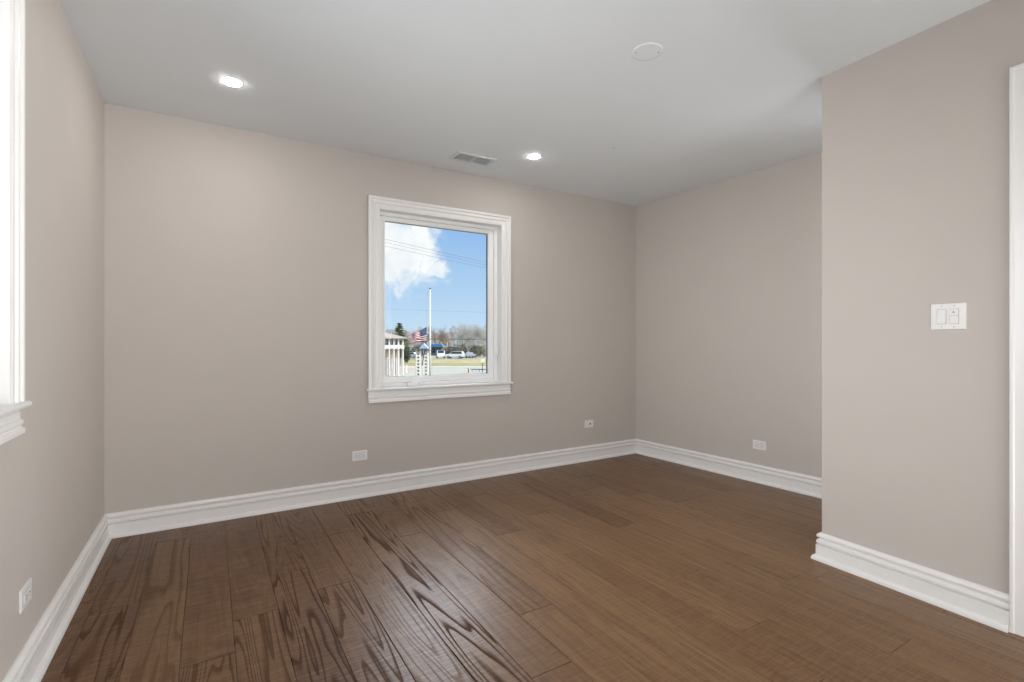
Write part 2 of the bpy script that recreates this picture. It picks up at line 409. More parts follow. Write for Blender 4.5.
# floor: one mesh, a bevelled slab for each plank
def make_floor():
    rnd = random.Random(11)
    W, X0 = 0.185, 0.64
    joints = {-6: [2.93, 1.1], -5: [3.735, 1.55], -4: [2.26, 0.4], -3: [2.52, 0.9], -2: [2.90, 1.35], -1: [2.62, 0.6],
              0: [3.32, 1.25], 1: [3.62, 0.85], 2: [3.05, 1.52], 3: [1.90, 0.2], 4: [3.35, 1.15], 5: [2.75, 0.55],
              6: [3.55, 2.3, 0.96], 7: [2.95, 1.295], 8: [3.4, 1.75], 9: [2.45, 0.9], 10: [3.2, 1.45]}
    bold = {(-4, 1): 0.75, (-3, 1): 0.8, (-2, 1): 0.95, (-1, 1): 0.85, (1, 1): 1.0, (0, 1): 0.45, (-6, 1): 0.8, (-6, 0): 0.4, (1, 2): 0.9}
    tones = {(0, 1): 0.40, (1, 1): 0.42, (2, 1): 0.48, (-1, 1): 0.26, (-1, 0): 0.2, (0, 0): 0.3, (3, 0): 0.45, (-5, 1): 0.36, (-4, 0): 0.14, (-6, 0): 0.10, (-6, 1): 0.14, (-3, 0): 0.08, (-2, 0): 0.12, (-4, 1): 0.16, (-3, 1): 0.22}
    vs_, fs, mi, attr = [], [], [], []
    def plank(x0, x1, y0, y1, cr):
        g, ch, dz = 0.0007, 0.0022, 0.0016
        b = len(vs_)
        o = [(x0 + g, y0 + g), (x1 - g, y0 + g), (x1 - g, y1 - g), (x0 + g, y1 - g)]
        i_ = [(x0 + g + ch, y0 + g + ch), (x1 - g - ch, y0 + g + ch), (x1 - g - ch, y1 - g - ch), (x0 + g + ch, y1 - g - ch)]
        for p in i_: vs_.append((p[0], p[1], 0.0))
        for p in o: vs_.append((p[0], p[1], -dz))
        for p in o: vs_.append((p[0], p[1], -0.012))
        q = [(0, 1, 2, 3)]
        for k in range(4):
            n = (k + 1) % 4
            q.append((4 + k, 4 + n, n, k)); q.append((8 + k, 8 + n, 4 + n, 4 + k))
        for f in q: fs.append([b + j for j in f]); mi.append(0); attr.append(cr)
    for k in range(-7, 21):
        x0 = X0 + W * k; x1 = x0 + W
        js = list(joints.get(k, []))
        if not js:
            y = YB - rnd.uniform(0.3, 1.7)
            while y > YR + 0.4:
                js.append(y); y -= rnd.uniform(1.2, 2.1)
        else:
            y = js[-1] - rnd.uniform(1.3, 2.0)
            while y > YR + 0.4:
                js.append(y); y -= rnd.uniform(1.2, 2.1)
        ys = [YB + 0.05] + js + [YR - 0.05]
        for n, (ya, yb) in enumerate(zip(ys, ys[1:])):
            tone = tones.get((k, n), rnd.uniform(0.03, 0.26) if k < 0 else (rnd.uniform(0.28, 0.55) if n == 0 else rnd.uniform(0.42, 0.85)))  # left rows and far-end planks biased darker, partly dimmer light put into the tone
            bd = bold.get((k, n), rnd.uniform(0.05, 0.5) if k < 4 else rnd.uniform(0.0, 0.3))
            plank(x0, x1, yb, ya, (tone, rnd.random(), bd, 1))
    b = len(vs_)
    vs_.extend([(-0.9, YR - 0.1, -0.012), (4.5, YR - 0.1, -0.012), (4.5, YB + 0.1, -0.012), (-0.9, YB + 0.1, -0.012),
                (-0.9, YR - 0.1, -0.15), (4.5, YR - 0.1, -0.15), (4.5, YB + 0.1, -0.15), (-0.9, YB + 0.1, -0.15)])
    for f in ((0, 1, 2, 3), (7, 6, 5, 4), (0, 4, 5, 1), (1, 5, 6, 2), (2, 6, 7, 3), (3, 7, 4, 0)):
        fs.append([b + j for j in f]); mi.append(1); attr.append((0, 0, 0, 1))
    me = bpy.data.meshes.new('floor'); me.from_pydata(vs_, [], fs); me.update()
    me.materials.append(M['oak']); me.materials.append(M['subfloor'])
    me.polygons.foreach_set('material_index', mi)
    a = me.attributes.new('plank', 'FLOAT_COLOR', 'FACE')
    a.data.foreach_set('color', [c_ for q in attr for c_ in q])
    o = bpy.data.objects.new('floor', me); col.objects.link(o)
    struct(o, 'dark brown wide oak plank floor', 'floor')
make_floor()

def wall_with_hole(name, a0, a1, hole, place, label, t=T, z1=HC):
    """a wall along its own x axis from a0 to a1 with a hole (h0, h1, z0, z1); place maps (along, depth, z) to the room"""
    h0, h1, z0, zt = hole
    m = MB()
    for (p, q, r, s_) in ((a0, h0, 0, z1), (h1, a1, 0, z1), (h0, h1, 0, z0), (h0, h1, zt, z1)):
        m.box((p, 0, r), (q, t, s_))
    o = m.build(name, M['wall'], xf=place)
    return struct(o, label, 'wall')

BACK = Matrix.Translation((0, YB, 0))
LEFT = Matrix.Translation((XL, 0, 0)) @ Matrix.Rotation(R(90), 4, 'Z')
# window numbers: casing outer edges along the wall, casing top, stool top, apron bottom
WB = dict(x0=1.081, x1=2.413, zt=2.408, zs=0.857, za=0.742)
WL = dict(x0=0.450, x1=2.330, zt=2.560, zs=1.033, za=0.923)
CW = 0.095                                              # casing width
def hole_of(w): return (w['x0'] + CW - 0.004, w['x1'] - CW + 0.004, w['zs'] - 0.012, w['zt'] - CW + 0.004)
wall_with_hole('wall_back', XL - T, 4.4, hole_of(WB), BACK, 'greige painted far wall with the framed window')
wall_with_hole('wall_left', YR - T, YB, hole_of(WL), LEFT, 'greige painted left wall with the partly seen window')
m = MB(); m.prism([C_, (4.4, YB), (4.4, D_[1] - 0.12), (D_[0] + 0.006, D_[1] - 0.12), D_], 0, HC)
struct(m.build('wall_right', M['wall']), 'greige painted right wall in the recess', 'wall')
DY0, DY1, DZ = -0.21, 0.613, 2.315                      # door opening
m = MB()
m.prism([E_, (px(DY1), DY1), (px(DY1) + 0.12, DY1), (px(1.37) + 0.12, 1.37), (D_[0], 1.37), D_], 0, HC)
m.prism([(px(DY1), DY1), (px(DY0), DY0), (px(DY0) + 0.12, DY0), (px(DY1) + 0.12, DY1)], DZ, HC)
m.prism([(px(DY0), DY0), (px(YR), YR), (px(YR) + 0.12, YR), (px(DY0) + 0.12, DY0)], 0, HC)
struct(m.build('wall_near_right', M['wall']), 'greige painted projecting wall with the light switch', 'wall')
m = MB(); m.box((XL - T, YR - T, 0), (4.4, YR, HC))
struct(m.build('wall_rear', M['wall']), 'greige painted wall behind the viewer', 'wall')
m = MB(); m.box((XL - T, YR - T, HC), (4.4, YB + T, HC + 0.2))
struct(m.build('ceiling', M['ceiling']), 'flat white ceiling', 'ceiling')
# closed room behind the near right wall
m = MB(); m.box((4.3, YR - T, 0), (4.4, 1.36, HC))
struct(m.build('wall_outer', M['wall']), 'outer wall beyond the door', 'wall')

# baseboards: one moulding swept around the room, a mesh for each wall
BASE = [(0.0, 0.152), (0.006, 0.152), (0.012, 0.149), (0.018, 0.143), (0.0205, 0.135), (0.0195, 0.129), (0.014, 0.1255), (0.0075, 0.1235),
        (0.0075, 0.1185), (0.0155, 0.116), (0.0200, 0.110), (0.0215, 0.102), (0.0210, 0.095), (0.0180, 0.0920), (0.0095, 0.0905), (0.0095, 0.0865),
        (0.0230, 0.085), (0.0230, 0.0265), (0.029, 0.0255), (0.035, 0.022), (0.039, 0.016), (0.041, 0.008), (0.041, 0.0), (0.0, 0.0)]
def right_normal(a, b):
    d = Vector((b[0] - a[0], b[1] - a[1])).normalized(); return Vector((d.y, -d.x))
def mitre(n1, n2): return (n1 + n2) / (1 + n1.dot(n2))
run = [A_, B_, C_, D_, E_, (px(0.703), 0.703)]
nrm = [right_normal(run[i], run[i + 1]) for i in range(5)]
mit = [nrm[0]] + [mitre(nrm[i], nrm[i + 1]) for i in range(4)] + [nrm[4]]
for i, (nm, lb) in enumerate([('baseboard_left', 'white stepped baseboard along the left wall'), ('baseboard_back', 'white stepped baseboard under the window'),
                              ('baseboard_right', 'white stepped baseboard in the recess'), ('baseboard_end', 'white stepped baseboard on the end of the projecting wall'),
                              ('baseboard_near_right', 'white stepped baseboard under the light switch')]):
    m = MB(); n = len(BASE)
    vs_ = []
    for j in (i, i + 1):
        for (p, z) in BASE: vs_.append((run[j][0] + mit[j].x * p, run[j][1] + mit[j].y * p, z))
    m.add(vs_, [(k, (k + 1) % n, n + (k + 1) % n, n + k) for k in range(n)] + [tuple(range(n)), tuple(range(n, 2 * n))[::-1]])
    struct(m.build(nm, M['trim']), lb, 'baseboard')
m = MB()
m.add([(px(DY0 - 0.09) - p, DY0 - 0.09, z) for p, z in BASE] + [(px(YR) - p, YR, z) for p, z in BASE],
      [(k, (k + 1) % n, n + (k + 1) % n, n + k) for k in range(n)] + [tuple(range(n)), tuple(range(n, 2 * n))[::-1]])
struct(m.build('baseboard_beyond', M['trim']), 'white stepped baseboard past the door', 'baseboard')

# ------------------------------------------------------------------ windows
# casing profile: (distance from outer edge, thickness off the wall)
CAS = [(0.0, 0.0), (0.0, 0.022), (0.003, 0.025), (0.019, 0.025), (0.022, 0.022), (0.024, 0.016), (0.030, 0.015), (0.036, 0.019), (0.042, 0.021),
       (0.049, 0.020), (0.054, 0.016), (0.056, 0.0125), (0.062, 0.0120), (0.080, 0.0125), (0.083, 0.010), (0.092, 0.0095), (0.095, 0.007), (0.095, 0.0)]
def strip(m, rings):
    n = len(rings[0]); vs_ = [p for r in rings for p in r]
    fs = [(j * n + k, j * n + (k + 1) % n, (j + 1) * n + (k + 1) % n, (j + 1) * n + k) for j in range(len(rings) - 1) for k in range(n)]
    L_ = (len(rings) - 1) * n
    m.add(vs_, fs + [tuple(range(n)), tuple(range(L_, L_ + n))[::-1]])
def casing(m, x0, x1, zb, zt):
    """up the left side, across the head, down the right side, mitred"""
    strip(m, [[(x0 + w, -h, zb) for w, h in CAS], [(x0 + w, -h, zt - w) for w, h in CAS],
              [(x1 - w, -h, zt - w) for w, h in CAS], [(x1 - w, -h, zb) for w, h in CAS]])

def make_window(idx, w, place, label, left_stile, right_stile, hinge_side):
    x0, x1, zt, zs, za = w['x0'], w['x1'], w['zt'], w['zs'], w['za']
    root = empty('window_%d' % idx); root.matrix_world = place
    struct(root, label, 'window')
    m = MB(); casing(m, x0, x1, zs, zt); m.build('casing', M['trim'], root)
    # stool with rounded nose and horns
    m = MB(); nose = [(0.10, 0.0), (-0.030, 0.0), (-0.036, -0.003), (-0.0385, -0.009), (-0.037, -0.016), (-0.032, -0.020), (-0.02, -0.022), (0.10, -0.022)]
    inx0, inx1 = x0 + CW, x1 - CW
    strip(m, [[(x0 - 0.016, min(y, 0.0), zs + z) for y, z in nose], [(x1 + 0.016, min(y, 0.0), zs + z) for y, z in nose]])
    m.box((inx0 - 0.003, -0.001, zs - 0.022 + 0.011), (inx1 + 0.003, 0.10, zs))
    m.build('stool', M['trim'], root)
    m = MB(); ztop = zs - 0.022; hgt = ztop - za; k = hgt / CW
    strip(m, [[(x0 + 0.002, -h, za + q * k) for q, h in CAS], [(x1 - 0.002, -h, za + q * k) for q, h in CAS]])
    m.build('apron', M['trim'], root)
    # jamb liner
    jd = 0.10
    m = MB()
    m.box((inx0 - 0.003, 0.0, zs), (inx0, jd + 0.06, zt - CW)); m.box((inx1, 0.0, zs), (inx1 + 0.003, jd + 0.06, zt - CW))
    m.box((inx0 - 0.003, 0.0, zt - CW), (inx1 + 0.003, jd + 0.06, zt - CW + 0.003))
    m.build('jamb_liner', M['trim'], root)
    # fixed frame, stepped, then sash
    fz0, fz1 = zs, zt - CW
    def ring(m, a, b, c0, c1, wl, wr, wb, wt, y0, y1):
        m.box((a, y0, c0), (a + wl, y1, c1)); m.box((b - wr, y0, c0), (b, y1, c1))
        m.box((a + wl, y0, c0), (b - wr, y1, c0 + wb)); m.box((a + wl, y0, c1 - wt), (b - wr, y1, c1))
    m = MB(); ring(m, inx0, inx1, fz0, fz1, 0.024, 0.030, 0.030, 0.028, 0.078, 0.16)
    m.build('window_frame', M['vinyl'], root)
    sx0, sx1, sz0, sz1 = inx0 + 0.024, inx1 - 0.030, fz0 + 0.030, fz1 - 0.028
    gx0, gx1, gz0, gz1 = inx0 + left_stile, inx1 - right_stile, zs + 0.078, zt - CW - 0.066
    sash = MB()
    ring(sash, sx0 + 0.002, sx1 - 0.002, sz0 + 0.002, sz1 - 0.002, gx0 - sx0 - 0.002, sx1 - gx1 - 0.002, gz0 - sz0 - 0.002, sz1 - gz1 - 0.002, 0.094, 0.142)
    # glazing bead
    ring(sash, gx0 - 0.016, gx1 + 0.016, gz0 - 0.016, gz1 + 0.016, 0.014, 0.014, 0.014, 0.014, 0.0885, 0.095)
    so = sash.build('sash', M['vinyl'], root)
    m = MB(); ring(m, gx0 - 0.004, gx1 + 0.004, gz0 - 0.004, gz1 + 0.004, 0.006, 0.006, 0.006, 0.006, 0.112, 0.134)
    m.build('glazing_spacer', M['spacer'], so)
    m = MB(); m.box((gx0 - 0.003, 0.120, gz0 - 0.003), (gx1 + 0.003, 0.124, gz1 + 0.003))
    m.build('glass', M['glass'], so)
    # crank operator with folding handle
    cx = inx0 + 0.31 if hinge_side == 'left' else inx1 - 0.20
    m = MB(); m.bbox((cx - 0.056, 0.040, zs + 0.0), (cx + 0.066, 0.080, zs + 0.030), 0.006)
    cr = m.build('crank_cover', M['vinyl'], root)
    m = MB(); m.bbox((cx - 0.03, 0.030, zs + 0.028), (cx + 0.052, 0.052, zs + 0.040), 0.004)
    m.tube((cx + 0.046, 0.036, zs + 0.010), (cx + 0.046, 0.036, zs + 0.038), 0.008, 0.008, 12)
    m.build('crank_handle', M['vinyl'], cr)
    # lock lever on the jamb side
    lx = inx1 - 0.016 if hinge_side == 'left' else inx0 + 0.016
    zl = zs + 0.255
    m = MB(); m.bbox((lx - 0.010, 0.066, zl - 0.055), (lx + 0.010, 0.079, zl + 0.055), 0.004)
    lk = m.build('lock_plate', M['vinyl'], root)
    m = MB(); m.bbox((lx - 0.007, 0.046, zl - 0.012), (lx + 0.007, 0.068, zl + 0.010), 0.003)
    m.bbox((lx - 0.006, 0.040, zl + 0.0), (lx + 0.006, 0.054, zl + 0.080), 0.004)
    m.build('lock_lever', M['vinyl'], lk)
make_window(1, WB, BACK, 'white framed casement window in the far wall looking onto the flag', 0.074, 0.085, 'left')
make_window(2, WL, LEFT, 'white window in the left wall, cut by the picture edge', 0.079, 0.086, 'left')

# ------------------------------------------------------------------ door in the near right wall
def make_door():
    ang = math.atan2(0.0430, 1.0)
    # local x runs from far (0) towards the viewer, local y into the wall
    place = Matrix.Translation((px(0.703), 0.703, 0)) @ Matrix.Rotation(R(-90) - ang, 4, 'Z')
    flip = place @ Matrix.Diagonal((1, 1, 1, 1))
    root = empty('door_1'); root.matrix_world = flip
    struct(root, 'white door with flat white casing at the right edge', 'door')
    L = 0.703 - DY0 + 0.09
    DC = [(0.0, 0.0), (0.0, 0.022), (0.003, 0.025), (0.012, 0.025), (0.015, 0.021), (0.017, 0.019), (0.070, 0.017), (0.076, 0.014), (0.088, 0.012), (0.090, 0.0)]
    m = MB()
    strip(m, [[(w, -h, 0.0) for w, h in DC], [(w, -h, 2.405 - w) for w, h in DC], [(L - w, -h, 2.405 - w) for w, h in DC], [(L - w, -h, 0.0) for w, h in DC]])
    m.build('door_casing', M['trim'], root)
    m = MB(); m.box((0.09, 0.0, 0), (0.108, 0.12, 2.315)); m.box((L - 0.108, 0, 0), (L - 0.09, 0.12, 2.315)); m.box((0.108, 0, 2.297), (L - 0.108, 0.12, 2.315))
    m.build('door_jamb', M['trim'], root)
    a, b = 0.111, L - 0.111
    m = MB(); m.box((a, 0.052, 0.008), (b, 0.085, 2.294))
    for (z0, z1) in ((0.20, 0.95), (1.08, 2.16)):
        for q in range(4):
            pass
    st = 0.115
    for (p, q, r, s_) in ((a, a + st, 0.008, 2.294), (b - st, b, 0.008, 2.294), (a + st, b - st, 0.008, 0.20), (a + st, b - st, 0.95, 1.08), (a + st, b - st, 2.17, 2.294)):
        m.box((p, 0.044, r), (q, 0.052, s_))
    d = m.build('door_leaf', M['trim'], root)
    m = MB(); m.tube((b - 0.06, 0.044, 0.96), (b - 0.06, 0.036, 0.96), 0.026, 0.026, 20); m.tube((b - 0.06, 0.036, 0.96), (b - 0.06, 0.0, 0.96), 0.009, 0.009, 12)
    m.tube((b - 0.06, 0.004, 0.96), (b - 0.17, 0.004, 0.96), 0.009, 0.008, 12)
    m.build('door_handle', M['steel'], d)
make_door()

# ------------------------------------------------------------------ outlets, jack plate and light switch
def on_wall(name, place, label, cat, group=None):
    o = empty(name); o.matrix_world = place; return tag(o, label, cat, group)
def plate_mesh(m, w, h, t_=0.006):
    bm = bmesh.new(); bmesh.ops.create_cube(bm, size=1.0)
    for v in bm.verts:
        v.co = Vector((v.co.x * w, v.co.y * t_ - t_ / 2, v.co.z * h))
    front = [e for e in bm.edges if all(v.co.y < -t_ * 0.5 for v in e.verts)]
    bmesh.ops.bevel(bm, geom=front, offset=0.0035, segments=3, affect='EDGES', profile=0.5)
    m.addbm(bm)
def outlet(place, label):
    """duplex outlet lying on its side in a screwless plate; local -y faces the room"""
    r = on_wall('wall_outlet', place, label, 'outlet', 'white outlets above the baseboards')
    m = MB(); plate_mesh(m, 0.120, 0.078); m.build('cover_plate', M['plate'], r)
    m = MB(); m.box((-0.036, -0.0064, -0.0185), (0.036, -0.0055, 0.0185)); m.build('insert_gap', M['gap'], r)
    for s_ in (-1, 1):
        m = MB(); m.bbox((s_ * 0.0175 - 0.0168, -0.0088, -0.0168), (s_ * 0.0175 + 0.0168, -0.006, 0.0168), 0.0012)
        rc = m.build('receptacle', M['plate'], r)
        m = MB()
        for dz in (-0.0062, 0.0062): m.box((s_ * 0.0175 - 0.0045, -0.0091, dz - 0.0011), (s_ * 0.0175 + 0.0035, -0.0086, dz + 0.0011))
        m.tube((s_ * 0.0175 + 0.0095, -0.0091, 0), (s_ * 0.0175 + 0.0095, -0.0086, 0), 0.0026, 0.0026, 12)
        m.build('socket_slots', M['plate_dark'], rc)
    return r
def backwall(x, z): return Matrix.Translation((x, YB, z))
def leftwall(y, z): return Matrix.Translation((XL, y, z)) @ Matrix.Rotation(R(90), 4, 'Z')
dr = Vector((D_[0] - C_[0], D_[1] - C_[1])).normalized(); ar = math.atan2(dr.y, dr.x)
def rightwall(y, z):
    s_ = (y - C_[1]) / dr.y; return Matrix.Translation((C_[0] + dr.x * s_, y, z)) @ Matrix.Rotation(ar, 4, 'Z')
outlet(backwall(1.017, 0.329), 'white sideways outlet on the far wall below the left edge of the window')
outlet(leftwall(2.426, 0.328), 'white outlet on the left wall low above the baseboard')
outlet(rightwall(2.590, 0.325), 'white outlet on the wall of the recess beside the projecting wall')
j = on_wall('jack_plate', backwall(3.373, 0.377), 'small white cable jack plate with a dark port near the far corner', 'jack plate')
m = MB(); plate_mesh(m, 0.120, 0.078); m.build('cover_plate', M['plate'], j)
m = MB(); m.bbox((-0.034, -0.0085, -0.0165), (0.034, -0.005, 0.0165), 0.001); ins = m.build('jack_insert', M['plate'], j)
m = MB(); m.box((0.004, -0.0092, -0.009), (0.021, -0.0083, 0.009)); m.build('jack_port', M['plate_dark'], ins)
m = MB(); m.tube((-0.017, -0.0083, 0), (-0.017, -0.016, 0), 0.0048, 0.0048, 6); m.build('coax_stub', M['steel'], ins)

dp = Vector((px(0) - px(1), -1.0)).normalized(); ap = math.atan2(dp.y, dp.x)
sw = on_wall('light_switch', Matrix.Translation((px(0.917), 0.917, 1.354)) @ Matrix.Rotation(ap, 4, 'Z'),
             'white two-gang light switch on the projecting wall beside the door', 'light switch')
m = MB(); plate_mesh(m, 0.132, 0.122, 0.007); m.build('cover_plate', M['plate'], sw)
m = MB()
for s_ in (-1, 1): m.box((s_ * 0.023 - 0.0180, -0.0074, -0.0350), (s_ * 0.023 + 0.0180, -0.0065, 0.0350))
m.build('rocker_gap', M['gap'], sw)
m = MB()                                                                     # plain rocker, tipped
m.add([(-0.0395, -0.0075, -0.0335), (-0.0065, -0.0075, -0.0335), (-0.0065, -0.0075, 0.0335), (-0.0395, -0.0075, 0.0335),
       (-0.0385, -0.0135, -0.0325), (-0.0075, -0.0135, -0.0325), (-0.0075, -0.0085, 0.0325), (-0.0385, -0.0085, 0.0325)],
      [(4, 5, 6, 7), (0, 1, 5, 4), (1, 2, 6, 5), (2, 3, 7, 6), (3, 0, 4, 7)])
m.build('rocker', M['plate'], sw)
m = MB()                                                                     # split rocker: button above, paddle below
m.bbox((0.0065, -0.0130, 0.0045), (0.0395, -0.0070, 0.0335), 0.0012)
up = m.build('rocker', M['plate'], sw)
m = MB(); m.tube((0.023, -0.0130, 0.019), (0.023, -0.0134, 0.019), 0.0045, 0.0045, 14); m.build('indicator', M['gap'], up)
m = MB(); m.bbox((0.0065, -0.0100, -0.0335), (0.0395, -0.0070, 0.0030), 0.0012); m.build('rocker', M['plate'], sw)
for s_ in (-1, 1):
    for t_ in (-1, 1):
        m = MB(); m.tube((s_ * 0.023, -0.0070, t_ * 0.0485), (s_ * 0.023, -0.0078, t_ * 0.0485), 0.003, 0.003, 12); m.build('screw', M['screw'], sw)

# ------------------------------------------------------------------ ceiling fittings
def recessed(x, y, label):
    r = empty('recessed_light', (x, y, HC)); tag(r, label, 'ceiling light', 'recessed ceiling lights')
    m = MB(); m.lathe([(0.0470, -0.0003), (0.0470, -0.0010), (0.053, -0.0010), (0.058, -0.0006), (0.060, 0.0)], 40); m.build('trim_ring', M['ceiling'], r)
    m = MB(); m.lathe([(0.0470, -0.0008), (0.0465, -0.0028), (0.041, -0.0046), (0.024, -0.0058), (0.0001, -0.0062)], 40); m.build('lens', M['lens'], r)
recessed(0.109, 3.297, 'lit round recessed ceiling light near the left wall, the larger in view')
recessed(2.250, 3.351, 'lit round recessed ceiling light beside the ceiling vent')
r = empty('ceiling_cover', (1.936, 1.832, HC)); tag(r, 'round white blank cover plate with two screws on the ceiling', 'ceiling cover')
m = MB(); m.lathe([(0.0001, -0.0045), (0.066, -0.0045), (0.073, -0.0042), (0.077, -0.003), (0.080, 0.0)], 48); m.build('disc', M['ceiling'], r)
for a in (R(-32), R(148)):
    m = MB(); m.lathe([(0.0001, -0.006), (0.004, -0.006), (0.0052, -0.004)], 12, center=(0.058 * math.cos(a), 0.058 * math.sin(a))); m.build('screw', M['screw'], r)
# supply vent: frame, dark duct, two banks of louvers
vr = empty('ceiling_vent', (1.850, 3.655, HC)); tag(vr, 'white rectangular louvered air vent in the ceiling above the window', 'vent')
m = MB()
hw, hh, fw = 0.178, 0.092, 0.026
for a, b in (((-hw, -hh), (hw, -hh + fw)), ((-hw, hh - fw), (hw, hh)), ((-hw, -hh + fw), (-hw + fw, hh - fw)), ((hw - fw, -hh + fw), (hw, hh - fw))):
    m.bbox((a[0], a[1], -0.009), (b[0], b[1], 0.0), 0.002)
m.box((-0.008, -hh + fw, -0.008), (0.008, hh - fw, -0.001)); m.build('vent_frame', M['vent'], vr)
m = MB(); m.box((-hw + fw, -hh + fw, -0.0012), (hw - fw, hh - fw, -0.0002)); m.build('duct_opening', M['vent_dark'], vr)
for s_ in (-1, 1):
    for k in range(7):
        y = -hh + fw + 0.010 + k * 0.020; m = MB()
        a, b = (0.009, hw - fw) if s_ > 0 else (-hw + fw, -0.009)
        m.add([(a, y - 0.006, -0.0085), (b, y - 0.006, -0.0085), (b, y + 0.005, -0.0020), (a, y + 0.005, -0.0020),
               (a, y - 0.006, -0.0075), (b, y - 0.006, -0.0075), (b, y + 0.005, -0.0010), (a, y + 0.005, -0.0010)],
              [(0, 1, 2, 3), (7, 6, 5, 4), (0, 4, 5, 1), (2, 6, 7, 3), (0, 3, 7, 4), (1, 5, 6, 2)])
        m.build('louver', M['vent'], vr)
r = empty('ceiling_plug', (2.682, 2.88, HC)); tag(r, 'tiny grey round plug in the ceiling right of the lights', 'ceiling plug')
m = MB(); m.lathe([(0.0001, -0.003), (0.009, -0.003), (0.012, 0.0)], 16); m.build('cap', M['vent'], r)

# ================================================================== outdoors
GZ = -3.0
def band(name, d0, d1, z, mat, label, cat, u0=-500, u1=1500):
    m = MB(); a, b = sight(u0, d0), sight(u1, d0); c_, e = sight(u1, d1), sight(u0, d1)
    m.prism([a, b, c_, e], z - 0.1, z); return struct(m.build(name, mat), label, cat)
m = MB(); m.box((-400, 6, GZ - 0.3), (500, 420, GZ))
struct(m.build('lawn', M['grass']), 'dry yellow winter lawn across the street', 'lawn')
band('road', 57, 79, GZ + 0.04, M['road'], 'pale grey street below the window', 'road')
band('sidewalk', 79.3, 82, GZ + 0.07, M['concrete'], 'pale sidewalk along the lawn', 'sidewalk')
M['grass_green'] = mottled('olive winter grass', (0.33, 0.285, 0.118), 0.9, 0.2, 0.35, spec=0.1)
band('lawn_verge', 82.5, 95, GZ + 0.03, M['grass_green'], 'olive strip of lawn nearest the sidewalk', 'lawn')
band('parking_lot', 116, 135, GZ + 0.03, M['road'], 'parking lot beyond the lawn', 'road')
m = MB(); a, b, c_, e = sight(404, 74.5), sight(418, 74.5), sight(418, 79), sight(404, 79); m.prism([a, b, c_, e], GZ, GZ + 0.07)
struct(m.build('brick_path', M['brickpave']), 'reddish paved strip by the street', 'path')

rnd = random.Random(5)
# ------------------------------------------------------------------ trees
def branch(m, p, d, length, r, depth, rng, spread=0.6, minr=0.008, mi=0, up=0.15):
    n = 3 if depth > 1 else 2
    q = Vector(p)
    for k in range(n):
        d = (d + Vector((rng.uniform(-1, 1), rng.uniform(-1, 1), rng.uniform(-0.6, 1) + up)) * 0.16).normalized()
        e = q + d * (length / n); r2 = max(minr, r * (1 - 0.28 / n * 1.5))
        m.tube(q, e, r, r2, 5 if r > 0.05 else 3, mi, caps=False)
        if depth > 0:
            for _ in range(2 if k else 1):
                s_ = Vector((rng.uniform(-1, 1), rng.uniform(-1, 1), rng.uniform(-0.35, 0.8)))
                dd = (d + s_.normalized() * rng.uniform(0.7, 1.3) * spread * 1.4).normalized()
                branch(m, e, dd, length * rng.uniform(0.55, 0.8), max(minr, r2 * 0.62), depth - 1, rng, spread, minr, mi, up)
        q, r = e, r2
def bare_tree(u, d, height, mat, label, seed, depth=4, group='bare trees beyond the lawn', spread=0.62, wide=0.55):
    rng = random.Random(seed)
    x, y = sight(u, d); root = empty('bare_tree', (x, y, GZ)); tag(root, label, 'tree', group)
    m = MB(); th = height * 0.20; r0 = height * 0.020
    m.lathe([(r0 * 1.5, -0.1), (r0 * 1.1, th * 0.25), (r0, th)], 8); m.build('trunk', mat, root, fix=False)
    c_ = MB()
    for k in range(5):
        a = 2 * math.pi * k / 5 + rng.uniform(-0.4, 0.4)
        dd = Vector((math.cos(a) * 0.75, math.sin(a) * 0.75, rng.uniform(0.7, 1.3))).normalized()
        branch(c_, (0, 0, th * rng.uniform(0.85, 1.0)), dd, height * 0.34, r0 * 0.6, depth, rng, spread)
    zmax = max(v[2] for v in c_.v); k = (height) / zmax
    rmax = max(math.hypot(v[0], v[1]) for v in c_.v); kr = min(1.0, height * wide / rmax)
    c_.v = [(v[0] * kr, v[1] * kr, th * 0.8 + (v[2] - th * 0.8) * (height - th * 0.8) / (zmax - th * 0.8)) for v in c_.v]
    c_.build('branches', mat, root, fix=False)
def leafy(m, c_, rad, n, size, rng):
    for _ in range(n):
        v = Vector((rng.gauss(0, 1), rng.gauss(0, 1), rng.gauss(0, 1)))
        v = v.normalized() * (rng.random() ** 0.35)
        p = Vector((c_[0] + v.x * rad[0], c_[1] + v.y * rad[1], c_[2] + v.z * rad[2]))
        a = Vector((rng.uniform(-1, 1), rng.uniform(-1, 1), rng.uniform(-1, 1))).normalized() * size
        b = a.orthogonal().normalized() * size * 0.7
        m.add([p - a, p + b, p + a, p - b], [(0, 1, 2, 3)])
def conifer(u, d, height, label, seed):
    rng = random.Random(seed); x, y = sight(u, d); root = empty('evergreen_tree', (x, y, GZ)); tag(root, label, 'tree')
    m = MB(); m.tube((0, 0, -0.1), (0, 0, height * 0.9), 0.2, 0.04, 8); m.build('trunk', M['bark'], root)
    m = MB()
    for k in range(16):
        z = height * (0.16 + 0.8 * k / 15); rr = height * 0.38 * (1 - k / 15.5) ** 0.62 + 0.12
        for a_ in range(7):
            a = 2 * math.pi * (a_ + rng.random()) / 7; L = rr * rng.uniform(0.75, 1.15)
            for s_ in range(7):
                q = L * (s_ + 1) / 7; p = Vector((math.cos(a) * q, math.sin(a) * q, z - q * 0.18 + rng.uniform(-0.1, 0.1)))
                t_ = Vector((-math.sin(a), math.cos(a), 0)) * 0.22; o_ = Vector((math.cos(a), math.sin(a), 0.5)) * 0.26
                m.add([p - t_, p + o_, p + t_, p - o_ * 0.6 - Vector((0, 0, 0.14))], [(0, 1, 2, 3)])
    m.build('foliage', M['needle'], root, fix=False)
